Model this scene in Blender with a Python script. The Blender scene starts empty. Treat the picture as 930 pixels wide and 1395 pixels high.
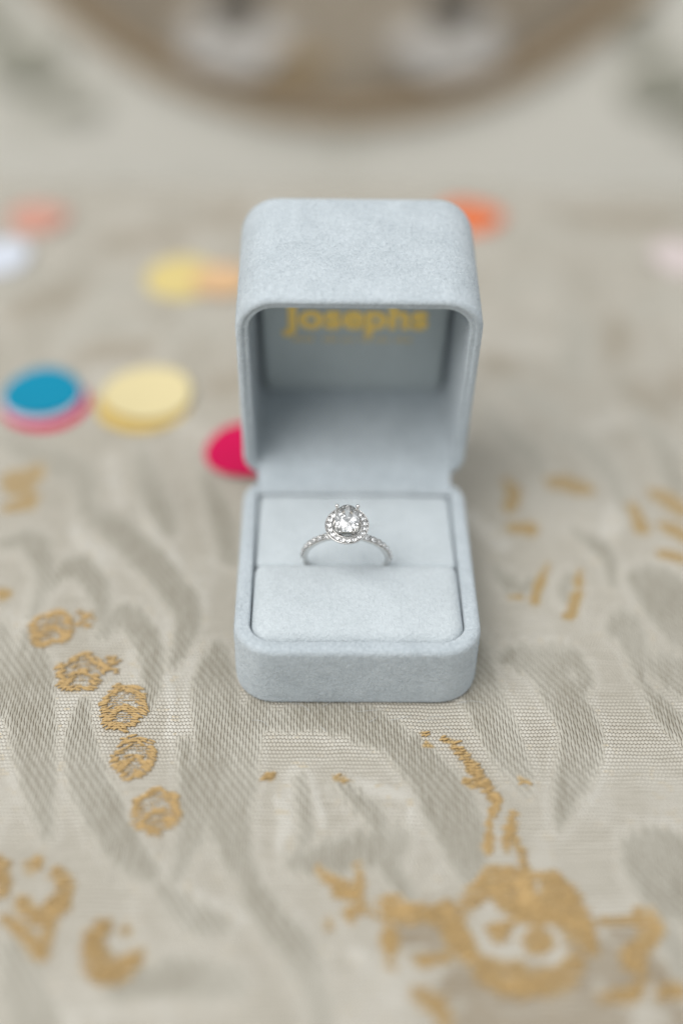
import bpy, bmesh, math, random
import numpy as np
from mathutils import Vector, Matrix
random.seed(7); rng = np.random.default_rng(7)
MM = 0.001
R = math.radians
scene = bpy.context.scene
col = scene.collection

# ------------------------------------------------------------------ camera
cd = bpy.data.cameras.new('camera'); cam = bpy.data.objects.new('camera', cd); col.objects.link(cam)
right = Vector((0.99981288, -0.00963208, 0.01677561))
up = Vector((-0.00593559, 0.6726257, 0.73995908))
fwd = Vector((0.01841105, 0.7399202, -0.67244266))
cpos = Vector((-8.265, -167.284, 207.740)) * MM
m = Matrix((right, up, -fwd)).transposed().to_4x4(); m.translation = cpos
cam.matrix_world = m
cd.sensor_fit = 'AUTO'; cd.sensor_width = 36; cd.lens = 43.147
cd.clip_start = 0.005; cd.clip_end = 20
cd.dof.use_dof = True
cd.dof.focus_distance = (Vector((-2.3, 17.0, 25.0)) * MM - cpos).dot(fwd)
cd.dof.aperture_fstop = 2.2
scene.camera = cam

# ------------------------------------------------------------------ light
world = bpy.data.worlds.new('World'); scene.world = world; world.use_nodes = True
bg = world.node_tree.nodes['Background']
bg.inputs['Color'].default_value = (0.93, 0.97, 1.0, 1); bg.inputs['Strength'].default_value = 0.47
def area(name, loc, target, sx, sy, power, color):
    l = bpy.data.lights.new(name, 'AREA'); l.shape = 'RECTANGLE'; l.size = sx; l.size_y = sy
    l.energy = power; l.color = color
    o = bpy.data.objects.new(name, l); col.objects.link(o)
    o.location = loc; o.rotation_euler = (Vector(target) - Vector(loc)).to_track_quat('-Z', 'Y').to_euler()
    return o
area('window_light', (-0.52, -0.30, 1.0), (0, 0.05, 0.0), 1.0, 1.0, 15.0, (1.0, 0.985, 0.96))
area('room_light', (0.75, 0.10, 1.1), (0, 0.05, 0.0), 0.9, 0.9, 4.5, (0.95, 0.98, 1.0))

vs = scene.view_settings
vs.view_transform = 'Standard'; vs.look = 'None'; vs.exposure = -0.10; vs.gamma = 1; vs.use_curve_mapping = False
scene.cycles.use_denoising = True
scene.cycles.max_bounces = 24; scene.cycles.diffuse_bounces = 5; scene.cycles.transmission_bounces = 24; scene.cycles.glossy_bounces = 8
scene.cycles.sample_clamp_indirect = 6

# ------------------------------------------------------------------ node helper
class V:
    def __init__(s, nt, sock): s.nt, s.s = nt, sock
    def _op(s, op, *a):
        n = s.nt.nodes.new('ShaderNodeMath'); n.operation = op
        for i, v in enumerate((s,) + a):
            if isinstance(v, V): s.nt.links.new(v.s, n.inputs[i])
            else: n.inputs[i].default_value = v
        return V(s.nt, n.outputs[0])
    def __add__(s, o): return s._op('ADD', o)
    def __sub__(s, o): return s._op('SUBTRACT', o)
    def __mul__(s, o): return s._op('MULTIPLY', o)
    def __truediv__(s, o): return s._op('DIVIDE', o)
    def rsub(s, k): return s._op('MULTIPLY_ADD', -1.0, k)
    def floor(s): return s._op('FLOOR')
    def frac(s): return s._op('FRACT')
    def abs(s): return s._op('ABSOLUTE')
    def mod(s, k): return s._op('FLOORED_MODULO', k)
    def cos(s): return s._op('COSINE')
    def max(s, o): return s._op('MAXIMUM', o)
    def clamp(s):
        r = s._op('ADD', 0.0); r.s.node.use_clamp = True; return r
    def step(s, a, b):
        n = s.nt.nodes.new('ShaderNodeMapRange'); n.interpolation_type = 'SMOOTHSTEP'
        s.nt.links.new(s.s, n.inputs['Value']); n.inputs['From Min'].default_value = a; n.inputs['From Max'].default_value = b
        return V(s.nt, n.outputs['Result'])

def new_mat(name):
    mt = bpy.data.materials.new(name); mt.use_nodes = True
    return mt, mt.node_tree, mt.node_tree.nodes['Principled BSDF']
def objcoord(nt):
    t = nt.nodes.new('ShaderNodeTexCoord'); return t.outputs['Object']
def noise(nt, vec, scale, detail=3, rough=.55, dist=0.0):
    n = nt.nodes.new('ShaderNodeTexNoise'); nt.links.new(vec, n.inputs['Vector'])
    n.inputs['Scale'].default_value = scale; n.inputs['Detail'].default_value = detail
    n.inputs['Roughness'].default_value = rough; n.inputs['Distortion'].default_value = dist
    return V(nt, n.outputs[0])
def mix(nt, f, a, b):
    n = nt.nodes.new('ShaderNodeMix'); n.data_type = 'RGBA'
    if isinstance(f, V): nt.links.new(f.s, n.inputs['Factor'])
    else: n.inputs['Factor'].default_value = f
    for k, v in (('A', a), ('B', b)):
        i = [q for q in n.inputs if q.name == k and q.type == 'RGBA'][0]
        if isinstance(v, tuple): i.default_value = (*v, 1)
        else: nt.links.new(v, i)
    return [q for q in n.outputs if q.type == 'RGBA'][0]
def bump(nt, h, bs, dist, strength=1.0):
    n = nt.nodes.new('ShaderNodeBump'); n.inputs['Distance'].default_value = dist; n.inputs['Strength'].default_value = strength
    nt.links.new(h.s, n.inputs['Height']); nt.links.new(n.outputs['Normal'], bs.inputs['Normal'])

def suede(name, a, b, grain=1.0, sheen=.5):
    mt, nt, bs = new_mat(name); oc = objcoord(nt)
    n1 = noise(nt, oc, 1250, 4, .72, .3); n2 = noise(nt, oc, 300, 3, .6); n3 = noise(nt, oc, 4200, 2, .6); n4 = noise(nt, oc, 70, 3, .6, 1.2)
    f = (n1 - .5) * (1.7 * grain) + (n2 - .5) * .5 + (n4 - .5) * 1.0 + .58
    nt.links.new(mix(nt, f.clamp(), b, a), bs.inputs['Base Color'])
    bs.inputs['Roughness'].default_value = .95
    bs.inputs['Specular IOR Level'].default_value = .15
    bs.inputs['Sheen Weight'].default_value = sheen; bs.inputs['Sheen Roughness'].default_value = .45
    bs.inputs['Sheen Tint'].default_value = (.93, .97, 1, 1)
    bump(nt, n1 * .7 + n3 * .3 + n2 * .5, bs, .0006 * grain, 1.0)
    return mt
M_suede = suede('blue_grey_suede', (.61, .67, .71), (.42, .475, .51))
M_pad = suede('pale_velvet', (.65, .705, .735), (.50, .55, .575), .9)
M_line = suede('lid_lining', (.56, .615, .62), (.47, .515, .515), .5, .2)

def plain(name, c, rough=.5, metal=0.0, spec=.5):
    mt, nt, bs = new_mat(name); bs.inputs['Base Color'].default_value = (*c, 1)
    bs.inputs['Roughness'].default_value = rough; bs.inputs['Metallic'].default_value = metal
    bs.inputs['Specular IOR Level'].default_value = spec
    return mt
def metal(name, c, rough):
    mt, nt, bs = new_mat(name); oc = objcoord(nt)
    n = noise(nt, oc, 2500, 3)
    nt.links.new(mix(nt, n, tuple(v * .92 for v in c), c), bs.inputs['Base Color'])
    bs.inputs['Metallic'].default_value = 1
    r = n * .08 + (rough - .04); nt.links.new(r.s, bs.inputs['Roughness'])
    return mt
M_white_gold = metal('white_gold', (.80, .79, .775), .16)
M_foil = metal('gold_foil', (1.0, .69, .19), .38); M_foil.node_tree.nodes['Principled BSDF'].inputs['Metallic'].default_value = .45
M_diamond, _nt, _bs = new_mat('diamond')
_bs.inputs['Base Color'].default_value = (1, 1, 1, 1); _bs.inputs['Roughness'].default_value = 0.0
_bs.inputs['IOR'].default_value = 2.42; _bs.inputs['Transmission Weight'].default_value = 0.93
def paper(name, c):
    mt, nt, bs = new_mat(name); oc = objcoord(nt)
    n = noise(nt, oc, 500, 4); n2 = noise(nt, oc, 90, 3)
    nt.links.new(mix(nt, (n * .5 + n2 * .5), tuple(v * .86 for v in c), c), bs.inputs['Base Color'])
    bs.inputs['Roughness'].default_value = .8; bs.inputs['Specular IOR Level'].default_value = .2
    bump(nt, n, bs, .0002, .5)
    return mt
def thread(name, c, c2):
    mt, nt, bs = new_mat(name); oc = objcoord(nt)
    n = noise(nt, oc, 900, 4); nt.links.new(mix(nt, n, c2, c), bs.inputs['Base Color'])
    bs.inputs['Roughness'].default_value = .5; bs.inputs['Specular IOR Level'].default_value = .5
    bs.inputs['Sheen Weight'].default_value = .2
    return mt
M_gold_thread = thread('gold_thread', (.59, .405, .175), (.42, .27, .10))

# ------------------------------------------------------------------ mesh helpers
def link(name, me, mat=None, parent=None, smooth=True):
    o = bpy.data.objects.new(name, me); col.objects.link(o)
    if mat and not me.materials: me.materials.append(mat)
    if parent: o.parent = parent
    if smooth and len(me.polygons): me.polygons.foreach_set('use_smooth', [True] * len(me.polygons))
    return o
def mesh(name, verts, faces):
    me = bpy.data.meshes.new(name); me.from_pydata([tuple(Vector(v) * MM) for v in verts], [], faces); me.update(); return me
def empty(name, loc=(0, 0, 0)):
    o = bpy.data.objects.new(name, None); o.empty_display_size = .01; col.objects.link(o); o.location = Vector(loc) * MM; return o
def tag(o, label, cat, group=None):
    o['label'] = label; o['category'] = cat
    if group: o['group'] = group
    return o
def rrect(x0, x1, y0, y1, rs, seg=12, es=10):
    """closed outline, ccw; rs = radius at (x0,y0),(x1,y0),(x1,y1),(x0,y1)"""
    P = []
    C = [(x0, y0, 1, 1, 180), (x1, y0, -1, 1, 270), (x1, y1, -1, -1, 0), (x0, y1, 1, -1, 90)]
    for i, (cx, cy, sx, sy, a0) in enumerate(C):
        r = rs[i]
        for k in range(seg + 1):
            a = R(a0 + 90 * k / seg); P.append((cx + sx * r + r * math.cos(a), cy + sy * r + r * math.sin(a)))
        nx = C[(i + 1) % 4]; rn = rs[(i + 1) % 4]
        a, b = P[-1], (nx[0] + nx[2] * rn + rn * math.cos(R(nx[4])), nx[1] + nx[3] * rn + rn * math.sin(R(nx[4])))
        for k in range(1, es): P.append((a[0] + (b[0] - a[0]) * k / es, a[1] + (b[1] - a[1]) * k / es))
    return P
def loft(loops, cap0=False, cap1=False):
    n = len(loops[0]); V_ = [p for l in loops for p in l]; F = []
    for i in range(len(loops) - 1):
        for k in range(n):
            a, b = i * n + k, i * n + (k + 1) % n
            F.append((a, b, b + n, a + n))
    if cap0: F.append(tuple(reversed(range(n))))
    if cap1: F.append(tuple(range((len(loops) - 1) * n, len(loops) * n)))
    return V_, F
def tube(path, rad, sides=8, caps=True):
    """path of Vectors, rad scalar or list"""
    path = [Vector(p) for p in path]; n = len(path); loops = []
    for i, p in enumerate(path):
        t = (path[min(i + 1, n - 1)] - path[max(i - 1, 0)]).normalized()
        u = t.orthogonal().normalized() if abs(t.z) > .9 else t.cross(Vector((0, 0, 1))).normalized()
        w = t.cross(u); r = rad[i] if isinstance(rad, (list, tuple)) else rad
        loops.append([tuple(p + (u * math.cos(2 * math.pi * k / sides) + w * math.sin(2 * math.pi * k / sides)) * r) for k in range(sides)])
    return loft(loops, caps, caps)
def merge(parts):
    Vv, Ff = [], []
    for v, f in parts:
        o = len(Vv); Vv += list(v); Ff += [tuple(i + o for i in q) for q in f]
    return Vv, Ff
def sphere(c, r, u=10, v=7):
    Vv, Ff = [], []
    for i in range(1, v):
        a = math.pi * i / v
        for k in range(u):
            b = 2 * math.pi * k / u
            Vv.append((c[0] + r * math.sin(a) * math.cos(b), c[1] + r * math.sin(a) * math.sin(b), c[2] + r * math.cos(a)))
    for i in range(v - 2):
        for k in range(u):
            a, b = i * u + k, i * u + (k + 1) % u; Ff.append((a, a + u, b + u, b))
    t = len(Vv); Vv.append((c[0], c[1], c[2] + r)); Vv.append((c[0], c[1], c[2] - r))
    for k in range(u):
        Ff.append((t, k, (k + 1) % u)); Ff.append((t + 1, (v - 2) * u + (k + 1) % u, (v - 2) * u + k))
    return Vv, Ff

# ------------------------------------------------------------------ brocade cloth
# woven motifs in cloth millimetres: kind, [(x, y, half width), ...]
#   s = satin leaf, g = gold weft, c = cream rib, t = tan weft
STROKES = [
 ('s', [(-73.5, 18.8, 1.64), (-71.2, 7.7, 4.46), (-68.5, -4.4, 4.47), (-64.7, -19.2, 2.95), (-60.5, -32.1, 0.71)]),
 ('s', [(-56.9, 20.2, 0.83), (-53.0, 26.1, 2.18), (-46.8, 18.5, 2.47), (-44.5, 8.8, 1.93), (-44.8, -0.4, 0.78)]),
 ('s', [(-30.8, 15.5, 1.31), (-30.8, 5.8, 4.31), (-29.2, -8.1, 4.45), (-29.1, -19.2, 3.71), (-26.3, -31.2, 2.58), (-22.4, -40.9, 0.97)]),
 ('s', [(-66.7, 62.8, 2.02), (-57.9, 54.2, 3.06), (-45.2, 39.0, 2.96), (-38.2, 26.2, 2.69), (-40.0, 12.0, 0.97)]),
 ('s', [(-71.9, 34.5, 0.86), (-66.8, 41.8, 2.27), (-59.9, 34.5, 2.06), (-57.3, 22.9, 0.83)]),
 ('s', [(-85.6, 48.8, 0.89), (-78.9, 50.6, 2.32), (-73.0, 39.3, 2.08), (-73.8, 26.0, 0.84)]),
 ('s', [(-58.5, -0.4, 0.94), (-57.7, -10.1, 2.73), (-53.8, -21.0, 3.24), (-47.0, -32.9, 2.84), (-39.7, -40.9, 1.39)]),
 ('s', [(-36.1, -10.0, 0.76), (-33.4, -21.0, 2.51), (-32.6, -31.2, 2.43), (-34.9, -40.9, 0.97)]),
 ('s', [(-80.6, 22.8, 1.16), (-77.5, 11.9, 1.93), (-75.7, -0.5, 1.25)]),
 ('s', [(-62.9, -55.8, 1.98), (-59.3, -64.0, 3.2), (-54.8, -70.6, 2.51)]),
 ('s', [(-22.7, -34.5, 0.71), (-19.4, -46.3, 2.05), (-11.0, -57.2, 2.25), (-7.0, -70.0, 1.52)]),
 ('s', [(-37.4, -44.0, 0.82), (-31.2, -49.3, 2.03), (-25.9, -51.8, 1.21)]),
 ('s', [(-44.4, -64.0, 0.9), (-33.0, -61.4, 2.6), (-22.6, -62.7, 1.68)]),
 ('s', [(-20.9, -1.3, 2.35), (-24.0, -8.1, 3.53), (-24.7, -19.2, 3.72), (-24.7, -29.5, 2.88), (-22.0, -37.7, 1.12)]),
 ('s', [(-19.5, -5.2, 1.24), (-10.2, -3.2, 2.34), (0.7, -5.1, 3.11), (8.2, -9.9, 2.76), (11.0, -15.4, 1.51)]),
 ('s', [(5.2, -8.0, 1.54), (12.8, -15.4, 3.78), (18.1, -26.1, 4.69), (20.6, -34.5, 4.29), (20.9, -40.9, 2.1)]),
 ('s', [(-11.9, -19.1, 0.6), (-10.9, -24.4, 1.03), (-10.5, -31.2, 1.01), (-11.3, -34.5, 0.57)]),
 ('s', [(-3.8, -20.9, 0.59), (1.7, -26.1, 1.46), (4.4, -31.2, 1.15)]),
 ('s', [(-12.7, -38.5, 1.12), (-2.8, -36.9, 2.83), (7.2, -34.5, 2.14)]),
 ('s', [(26.9, 16.7, 2.49), (27.2, 4.0, 3.84), (30.0, -7.9, 3.87), (33.6, -19.0, 1.65)]),
 ('s', [(33.8, 13.3, 1.32), (41.0, 11.4, 3.28), (45.2, 1.0, 3.98), (47.4, -7.8, 3.88), (44.4, -17.2, 3.33), (41.3, -24.3, 1.78), (39.3, -29.8, 0.44)]),
 ('s', [(41.8, 11.4, 2.95), (47.8, 12.9, 2.14), (50.5, 7.2, 1.3), (47.0, 2.0, 0.64)]),
 ('s', [(58.6, 21.3, 0.84), (62.4, 23.6, 3.06), (63.3, 15.8, 2.49), (62.7, 7.2, 0.65)]),
 ('s', [(68.2, 37.8, 2.64), (72.7, 34.2, 6.12), (76.8, 24.8, 6.48), (81.5, 12.6, 4.13)]),
 ('s', [(66.4, 11.5, 1.64), (70.1, 9.4, 3.6), (74.9, 5.2, 3.24)]),
 ('s', [(63.6, 5.2, 0.65), (66.1, -1.9, 2.06), (70.8, -9.7, 2.33)]),
 ('s', [(55.4, 54.6, 0.73), (59.0, 51.0, 1.45), (61.9, 46.3, 1.62), (61.8, 37.8, 0.7)]),
 ('s', [(34.4, 41.3, 0.53), (36.5, 37.6, 1.4), (40.1, 35.2, 1.22), (42.1, 37.7, 0.53)]),
 ('s', [(51.9, 39.7, 0.53), (49.9, 35.3, 1.22), (49.7, 31.7, 1.04)]),
 ('s', [(53.3, -34.4, 1.44), (57.6, -40.1, 6.36), (65.2, -44.0, 7.69)]),
 ('s', [(54.2, -50.0, 0.68), (56.4, -55.8, 2.01), (58.5, -61.5, 2.64)]),
 ('s', [(9.4, -46.3, 0.69), (5.6, -39.3, 1.83), (8.0, -32.8, 1.43)]),
 ('s', [(-56.0, 86.2, 1.94), (-51.6, 71.4, 2.82), (-45.3, 54.9, 1.81)]),
 ('s', [(-81.3, 86.0, 1.94), (-70.2, 77.0, 3.23), (-66.3, 62.8, 1.84)]),
 ('s', [(-37.6, 74.4, 1.33), (-33.0, 60.4, 2.75), (-29.8, 44.6, 1.77)]),
 ('s', [(-94.1, 92.0, 1.96), (-85.0, 85.3, 3.87), (-74.0, 77.0, 2.47)]),
 ('s', [(37.6, 103.3, 1.43), (42.6, 93.6, 3.01), (47.9, 87.4, 2.97), (49.7, 78.2, 1.36)]),
 ('s', [(55.7, 93.7, 1.41), (62.2, 90.6, 2.99), (68.1, 78.4, 2.91), (69.4, 64.0, 1.32)]),
 ('s', [(45.2, 117.1, 1.48), (50.7, 110.2, 2.5), (58.1, 103.6, 2.05)]),
 ('s', [(67.7, 155.7, 2.29), (70.4, 143.6, 4.47), (65.3, 124.6, 4.3)]),
 ('s', [(80.7, 103.8, 1.65), (84.2, 90.9, 3.61), (84.4, 72.7, 2.88)]),
 ('s', [(-79.2, 153.3, 2.23), (-71.8, 166.0, 4.12), (-62.2, 161.9, 2.28)]),
 ('s', [(-106.7, 157.0, 2.24), (-102.3, 169.8, 4.14), (-93.9, 174.3, 2.32)]),
 ('s', [(-85.0, 133.6, 2.15), (-73.7, 145.4, 4.4), (-60.0, 141.6, 2.63)]),
 ('s', [(-52.7, 134.1, 2.16), (-47.2, 145.8, 3.31), (-38.1, 142.0, 2.2)]),
 ('s', [(56.3, 195.6, 1.72), (72.1, 203.2, 3.25), (90.8, 196.3, 1.73)]),
 ('s', [(48.0, 163.8, 1.62), (58.4, 172.6, 3.07), (69.5, 168.5, 1.64)]),
 ('s', [(87.5, 151.9, 1.59), (98.3, 160.4, 3.01), (106.7, 156.3, 1.61)]),
 ('g', [(-89.0, 73.9, 1.88), (-85.0, 72.5, 3.75), (-81.6, 76.9, 2.28)]),
 ('g', [(-86.5, 62.6, 1.65), (-81.5, 65.4, 2.58)]),
 ('g', [(-83.2, 33.0, 1.02), (-81.3, 32.0, 1.53)]),
 ('g', [(40.5, 73.7, 1.34), (41.8, 68.8, 2.08), (39.7, 63.8, 1.31)]),
 ('g', [(39.5, 56.6, 1.29), (44.4, 55.9, 1.84)]),
 ('g', [(52.4, 73.9, 1.92), (57.2, 73.0, 2.49), (61.0, 70.2, 1.71)]),
 ('g', [(71.6, 64.0, 1.5), (72.5, 56.9, 2.03)]),
 ('g', [(78.3, 57.2, 1.48), (82.2, 53.8, 2.02)]),
 ('g', [(75.4, 47.4, 1.26), (79.8, 45.9, 1.44)]),
 ('g', [(78.0, 69.8, 1.72), (83.5, 64.1, 2.45)]),
 ('g', [(46.7, 42.7, 0.53), (44.6, 37.7, 1.05), (42.4, 31.4, 1.04)]),
 ('g', [(54.4, 40.7, 0.71), (53.0, 35.3, 1.14), (51.2, 29.1, 1.12), (49.6, 26.3, 1.36)]),
 ('g', [(36.9, 31.6, 0.69), (38.7, 32.3, 0.69)]),
 ('g', [(14.2, -7.6, 0.31), (14.7, -10.2, 0.61)]),
 ('g', [(18.5, -8.9, 0.62), (20.2, -10.6, 0.77), (21.8, -12.8, 1.07)]),
 ('g', [(22.6, -14.3, 1.06), (24.1, -17.6, 1.35), (25.9, -21.2, 1.04), (28.3, -24.0, 0.74)]),
 ('g', [(28.0, -24.3, 0.74), (26.1, -28.6, 0.58), (24.8, -35.8, 0.85)]),
 ('g', [(31.1, -27.4, 0.59), (29.5, -31.5, 0.87), (28.3, -34.8, 0.57)]),
 ('g', [(30.2, -32.8, 0.43), (31.0, -36.1, 0.71)]),
 ('g', [(31.4, -37.4, 0.71), (31.3, -40.9, 0.84)]),
 ('g', [(21.6, -19.4, 0.37), (23.3, -20.8, 0.45)]),
 ('g', [(32.9, -19.7, 0.37), (34.7, -20.3, 0.45)]),
 ('g', [(-19.0, -18.8, 0.45), (-17.2, -18.4, 0.52)]),
 ('g', [(-4.8, -18.7, 0.45), (-2.9, -19.6, 0.6)]),
 ('g', [(-7.9, -40.3, 0.7), (-4.0, -43.7, 1.24), (-0.5, -46.4, 0.69)]),
 ('g', [(-0.3, -39.6, 0.56), (-0.1, -42.4, 1.11), (-1.3, -45.8, 0.69)]),
 ('g', [(-5.7, -51.2, 0.67), (-2.7, -49.4, 1.02), (1.2, -47.6, 0.68)]),
 ('g', [(0.9, -47.9, 0.55), (2.9, -49.9, 0.54)]),
 ('g', [(-62.0, -38.6, 1.53)]),
 ('g', [(-57.0, -41.2, 1.24), (-55.1, -44.5, 1.51), (-56.4, -48.2, 1.62), (-60.1, -48.8, 1.62), (-62.9, -47.0, 1.22)]),
 ('g', [(-68.4, -39.4, 1.8), (-67.0, -43.7, 1.37)]),
 ('g', [(-66.0, -49.3, 0.54), (-61.8, -52.9, 0.93), (-57.7, -56.9, 0.92)]),
 ('g', [(-56.7, -48.5, 0.95), (-57.2, -56.6, 1.05)]),
 ('g', [(-47.3, -51.8, 1.2), (-48.6, -55.8, 1.98), (-46.2, -60.0, 1.95), (-42.8, -60.0, 1.69), (-40.3, -56.9, 1.05)]),
 ('g', [(-43.0, -51.8, 0.94), (-41.2, -51.5, 1.07)]),
 ('g', [(5.3, -47.2, 1.72), (6.8, -48.2, 2.23), (9.3, -49.3, 1.49)]),
 ('g', [(16.0, -48.9, 1.86), (16.7, -51.6, 2.44), (18.3, -55.0, 2.34), (19.3, -56.9, 1.81)]),
 ('g', [(19.9, -47.5, 1.5), (23.1, -43.3, 2.05), (27.1, -42.1, 2.06), (31.5, -43.0, 1.9)]),
 ('g', [(31.2, -45.4, 2.26), (36.2, -43.6, 2.51), (39.0, -46.8, 2.48), (40.4, -49.9, 2.23)]),
 ('g', [(26.7, -45.4, 2.26), (30.9, -47.5, 2.85), (35.1, -49.6, 2.24)]),
 ('g', [(38.5, -52.3, 1.85), (40.9, -53.1, 1.99), (41.7, -55.6, 1.61)]),
 ('g', [(44.4, -50.4, 0.89), (49.0, -49.6, 1.49), (54.2, -50.7, 1.64), (52.5, -54.3, 1.32), (47.7, -57.0, 0.87)]),
 ('g', [(4.8, -54.3, 1.31), (5.3, -56.9, 1.45), (5.1, -60.2, 0.93)]),
 ('g', [(9.4, -59.3, 0.86), (12.5, -58.6, 1.01), (15.4, -57.6, 0.72)]),
 ('g', [(19.9, -57.6, 1.45), (22.7, -60.7, 2.01), (28.0, -61.8, 2.14), (34.7, -61.5, 2.15), (38.1, -58.9, 1.59)]),
 ('g', [(25.4, -63.4, 1.42), (27.8, -63.7, 1.42)]),
 ('g', [(9.4, -64.6, 0.85), (13.1, -66.8, 1.4), (14.7, -69.8, 1.25)]),
 ('g', [(42.6, -65.2, 0.71), (47.5, -64.6, 1.14), (50.4, -62.1, 0.86)]),
 ('g', [(52.3, -64.6, 1.07), (56.1, -64.0, 1.43)]),
 ('g', [(46.9, -57.6, 0.87), (49.5, -60.2, 0.87)]),
 ('g', [(24.9, -52.8, 1.69)]),
 ('g', [(31.1, -54.6, 1.83), (32.8, -54.6, 2.05)]),
 ('g', [(7.2, -48.1, 1.49), (11.2, -49.2, 1.34), (15.7, -49.3, 1.64)]),
 ('g', [(4.8, -48.9, 0.97), (4.8, -55.0, 1.02)]),
 ('g', [(24.9, -52.8, 1.1), (27.7, -51.4, 0.96)]),
 ('g', [(53.0, -55.0, 0.73), (49.8, -58.9, 0.87)]),
 ('t', [(8.5, -51.6, 2.4), (11.6, -52.3, 3.43), (13.3, -55.6, 3.05)]),
 ('t', [(17.0, -63.3, 2.98), (19.9, -64.6, 3.95), (18.3, -68.9, 3.25)]),
 ('t', [(40.2, -57.6, 3.05), (46.0, -59.6, 4.04), (51.0, -58.9, 4.05), (55.2, -62.1, 3.01)]),
 ('t', [(46.5, -53.1, 2.06), (49.5, -53.7, 2.4)]),
 ('t', [(21.9, -68.3, 3.91), (31.5, -67.7, 4.9), (42.0, -68.9, 3.91)]),
 ('t', [(53.1, -66.5, 1.97), (55.7, -68.3, 2.62)]),
 ('c', [(24.9, -48.1, 0.7), (21.6, -50.9, 0.85), (21.7, -54.8, 0.89), (24.3, -56.8, 0.89), (27.2, -56.2, 0.73), (28.1, -53.4, 0.53)]),
 ('c', [(28.1, -55.4, 0.58), (28.8, -57.9, 0.83), (31.5, -59.0, 0.94), (35.0, -57.6, 0.94), (36.1, -54.1, 0.9), (34.5, -51.9, 0.59)]),
 ('c', [(6.4, -58.1, 0.73), (11.1, -61.3, 0.98), (17.3, -58.9, 0.78)]),
 ('c', [(33.5, -43.4, 0.71)]),
 ('c', [(43.8, -49.2, 0.43), (47.4, -48.1, 0.59)]),
 ('c', [(46.9, -67.8, 0.66), (53.0, -67.2, 0.86)]),
 ('c', [(52.2, -62.1, 0.41), (49.2, -68.3, 0.56)]),
 ('c', [(17.8, -68.3, 0.85), (20.3, -66.4, 1.01)]),
 ('c', [(-2.6, -21.8, 0.89), (1.8, -21.2, 1.34), (8.8, -23.3, 0.89)]),
 ('c', [(10.6, -24.4, 0.74), (9.6, -31.2, 0.86), (7.2, -34.5, 0.71)]),
 ('c', [(-21.9, -21.8, 0.89), (-22.9, -29.5, 1.15), (-21.6, -39.3, 0.98)]),
 ('c', [(-8.6, -22.7, 0.74), (-7.1, -29.5, 1.01)]),
 ('c', [(-40.9, -36.1, 0.7), (-33.2, -44.0, 1.1), (-21.9, -50.0, 0.95)]),
 ('c', [(-15.2, -48.5, 0.95), (-5.7, -55.8, 1.2)]),
 ('c', [(-42.5, -47.0, 0.82), (-40.3, -54.4, 1.33)]),
 ('c', [(-59.3, -44.0, 1.1), (-59.9, -45.5, 1.36)]),
 ('c', [(-51.8, -57.2, 0.92), (-53.6, -62.7, 1.29), (-49.9, -69.9, 0.88)]),
 ('c', [(-15.9, -24.4, 1.03), (-14.6, -29.5, 1.3), (-15.6, -34.5, 0.99)]),
 ('c', [(13.8, -43.2, 1.25), (21.0, -39.3, 1.83)]),
 ('c', [(43.5, -48.5, 0.96), (49.3, -47.0, 1.66)]),
 ('c', [(-1.7, -55.8, 1.33), (5.9, -64.1, 1.94)]),
 ('c', [(-42.0, 11.0, 0.81), (-40.0, 1.7, 0.95), (-39.1, -8.1, 0.77)]),
 ('c', [(-65.8, 11.9, 0.81), (-63.5, -8.2, 0.76)]),
 ('c', [(-22.7, -2.2, 0.78), (-25.2, -13.7, 0.91)]),
 ('c', [(-7.0, -44.7, 1.1), (-3.0, -52.9, 1.34)]),
 ('c', [(-51.6, 62.9, 1.84), (-47.5, 49.6, 2.68), (-42.3, 42.0, 1.75)]),
 ('c', [(-68.8, 54.7, 1.44), (-61.9, 44.4, 2.11)]),
 ('c', [(29.8, 60.9, 1.85), (36.1, 50.3, 2.71)]),
 ('c', [(70.9, 72.6, 1.92), (64.2, 55.8, 2.39)]),
 ('c', [(38.5, 135.4, 2.84), (58.2, 135.7, 3.95)]),
 ('c', [(65.2, 97.1, 2.63), (82.7, 103.9, 3.09)]),
 ('c', [(-51.8, 102.2, 2.02), (-34.8, 89.6, 2.95)]),
 ('c', [(-63.4, 83.1, 1.93), (-58.4, 65.7, 2.22)]),
 ('t', [(-75.9, 130.0, 3.2), (-61.4, 133.9, 4.31)]),
 ('t', [(-36.8, 114.3, 2.7), (-31.3, 116.1, 3.12)]),
 ('t', [(83.4, 147.8, 2.93), (79.1, 136.0, 3.96)]),
 ('t', [(82.6, 114.1, 2.74), (84.1, 105.6, 4.14)]),
 ('t', [(96.8, 121.4, 2.14), (93.2, 114.3, 3.8)]),
 ('t', [(42.1, 127.9, 2.16), (44.9, 124.3, 3.21)]),
 ('t', [(-101.5, 152.9, 3.34), (-87.2, 161.5, 4.53)]),
 ('t', [(-47.3, 208.2, 3.23), (-37.6, 213.5, 5.02)]),
 ('t', [(78.2, 210.8, 3.3), (108.7, 211.5, 4.59)]),
 ('t', [(-77.6, 193.0, 3.13), (-56.3, 198.2, 4.39)]),
]
FLOWERS = [(-68.7, 21.6, 5.14, 5.82, (-62.0, 24.5)), (-60.2, 8.7, 5.29, 5.85, (-54.0, 10.7)), (-49.7, -1.0, 5.0, 6.54, None), (-45.9, -14.0, 4.51, 5.7, None), (-40.0, -26.9, 4.93, 5.62, None)]

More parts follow.
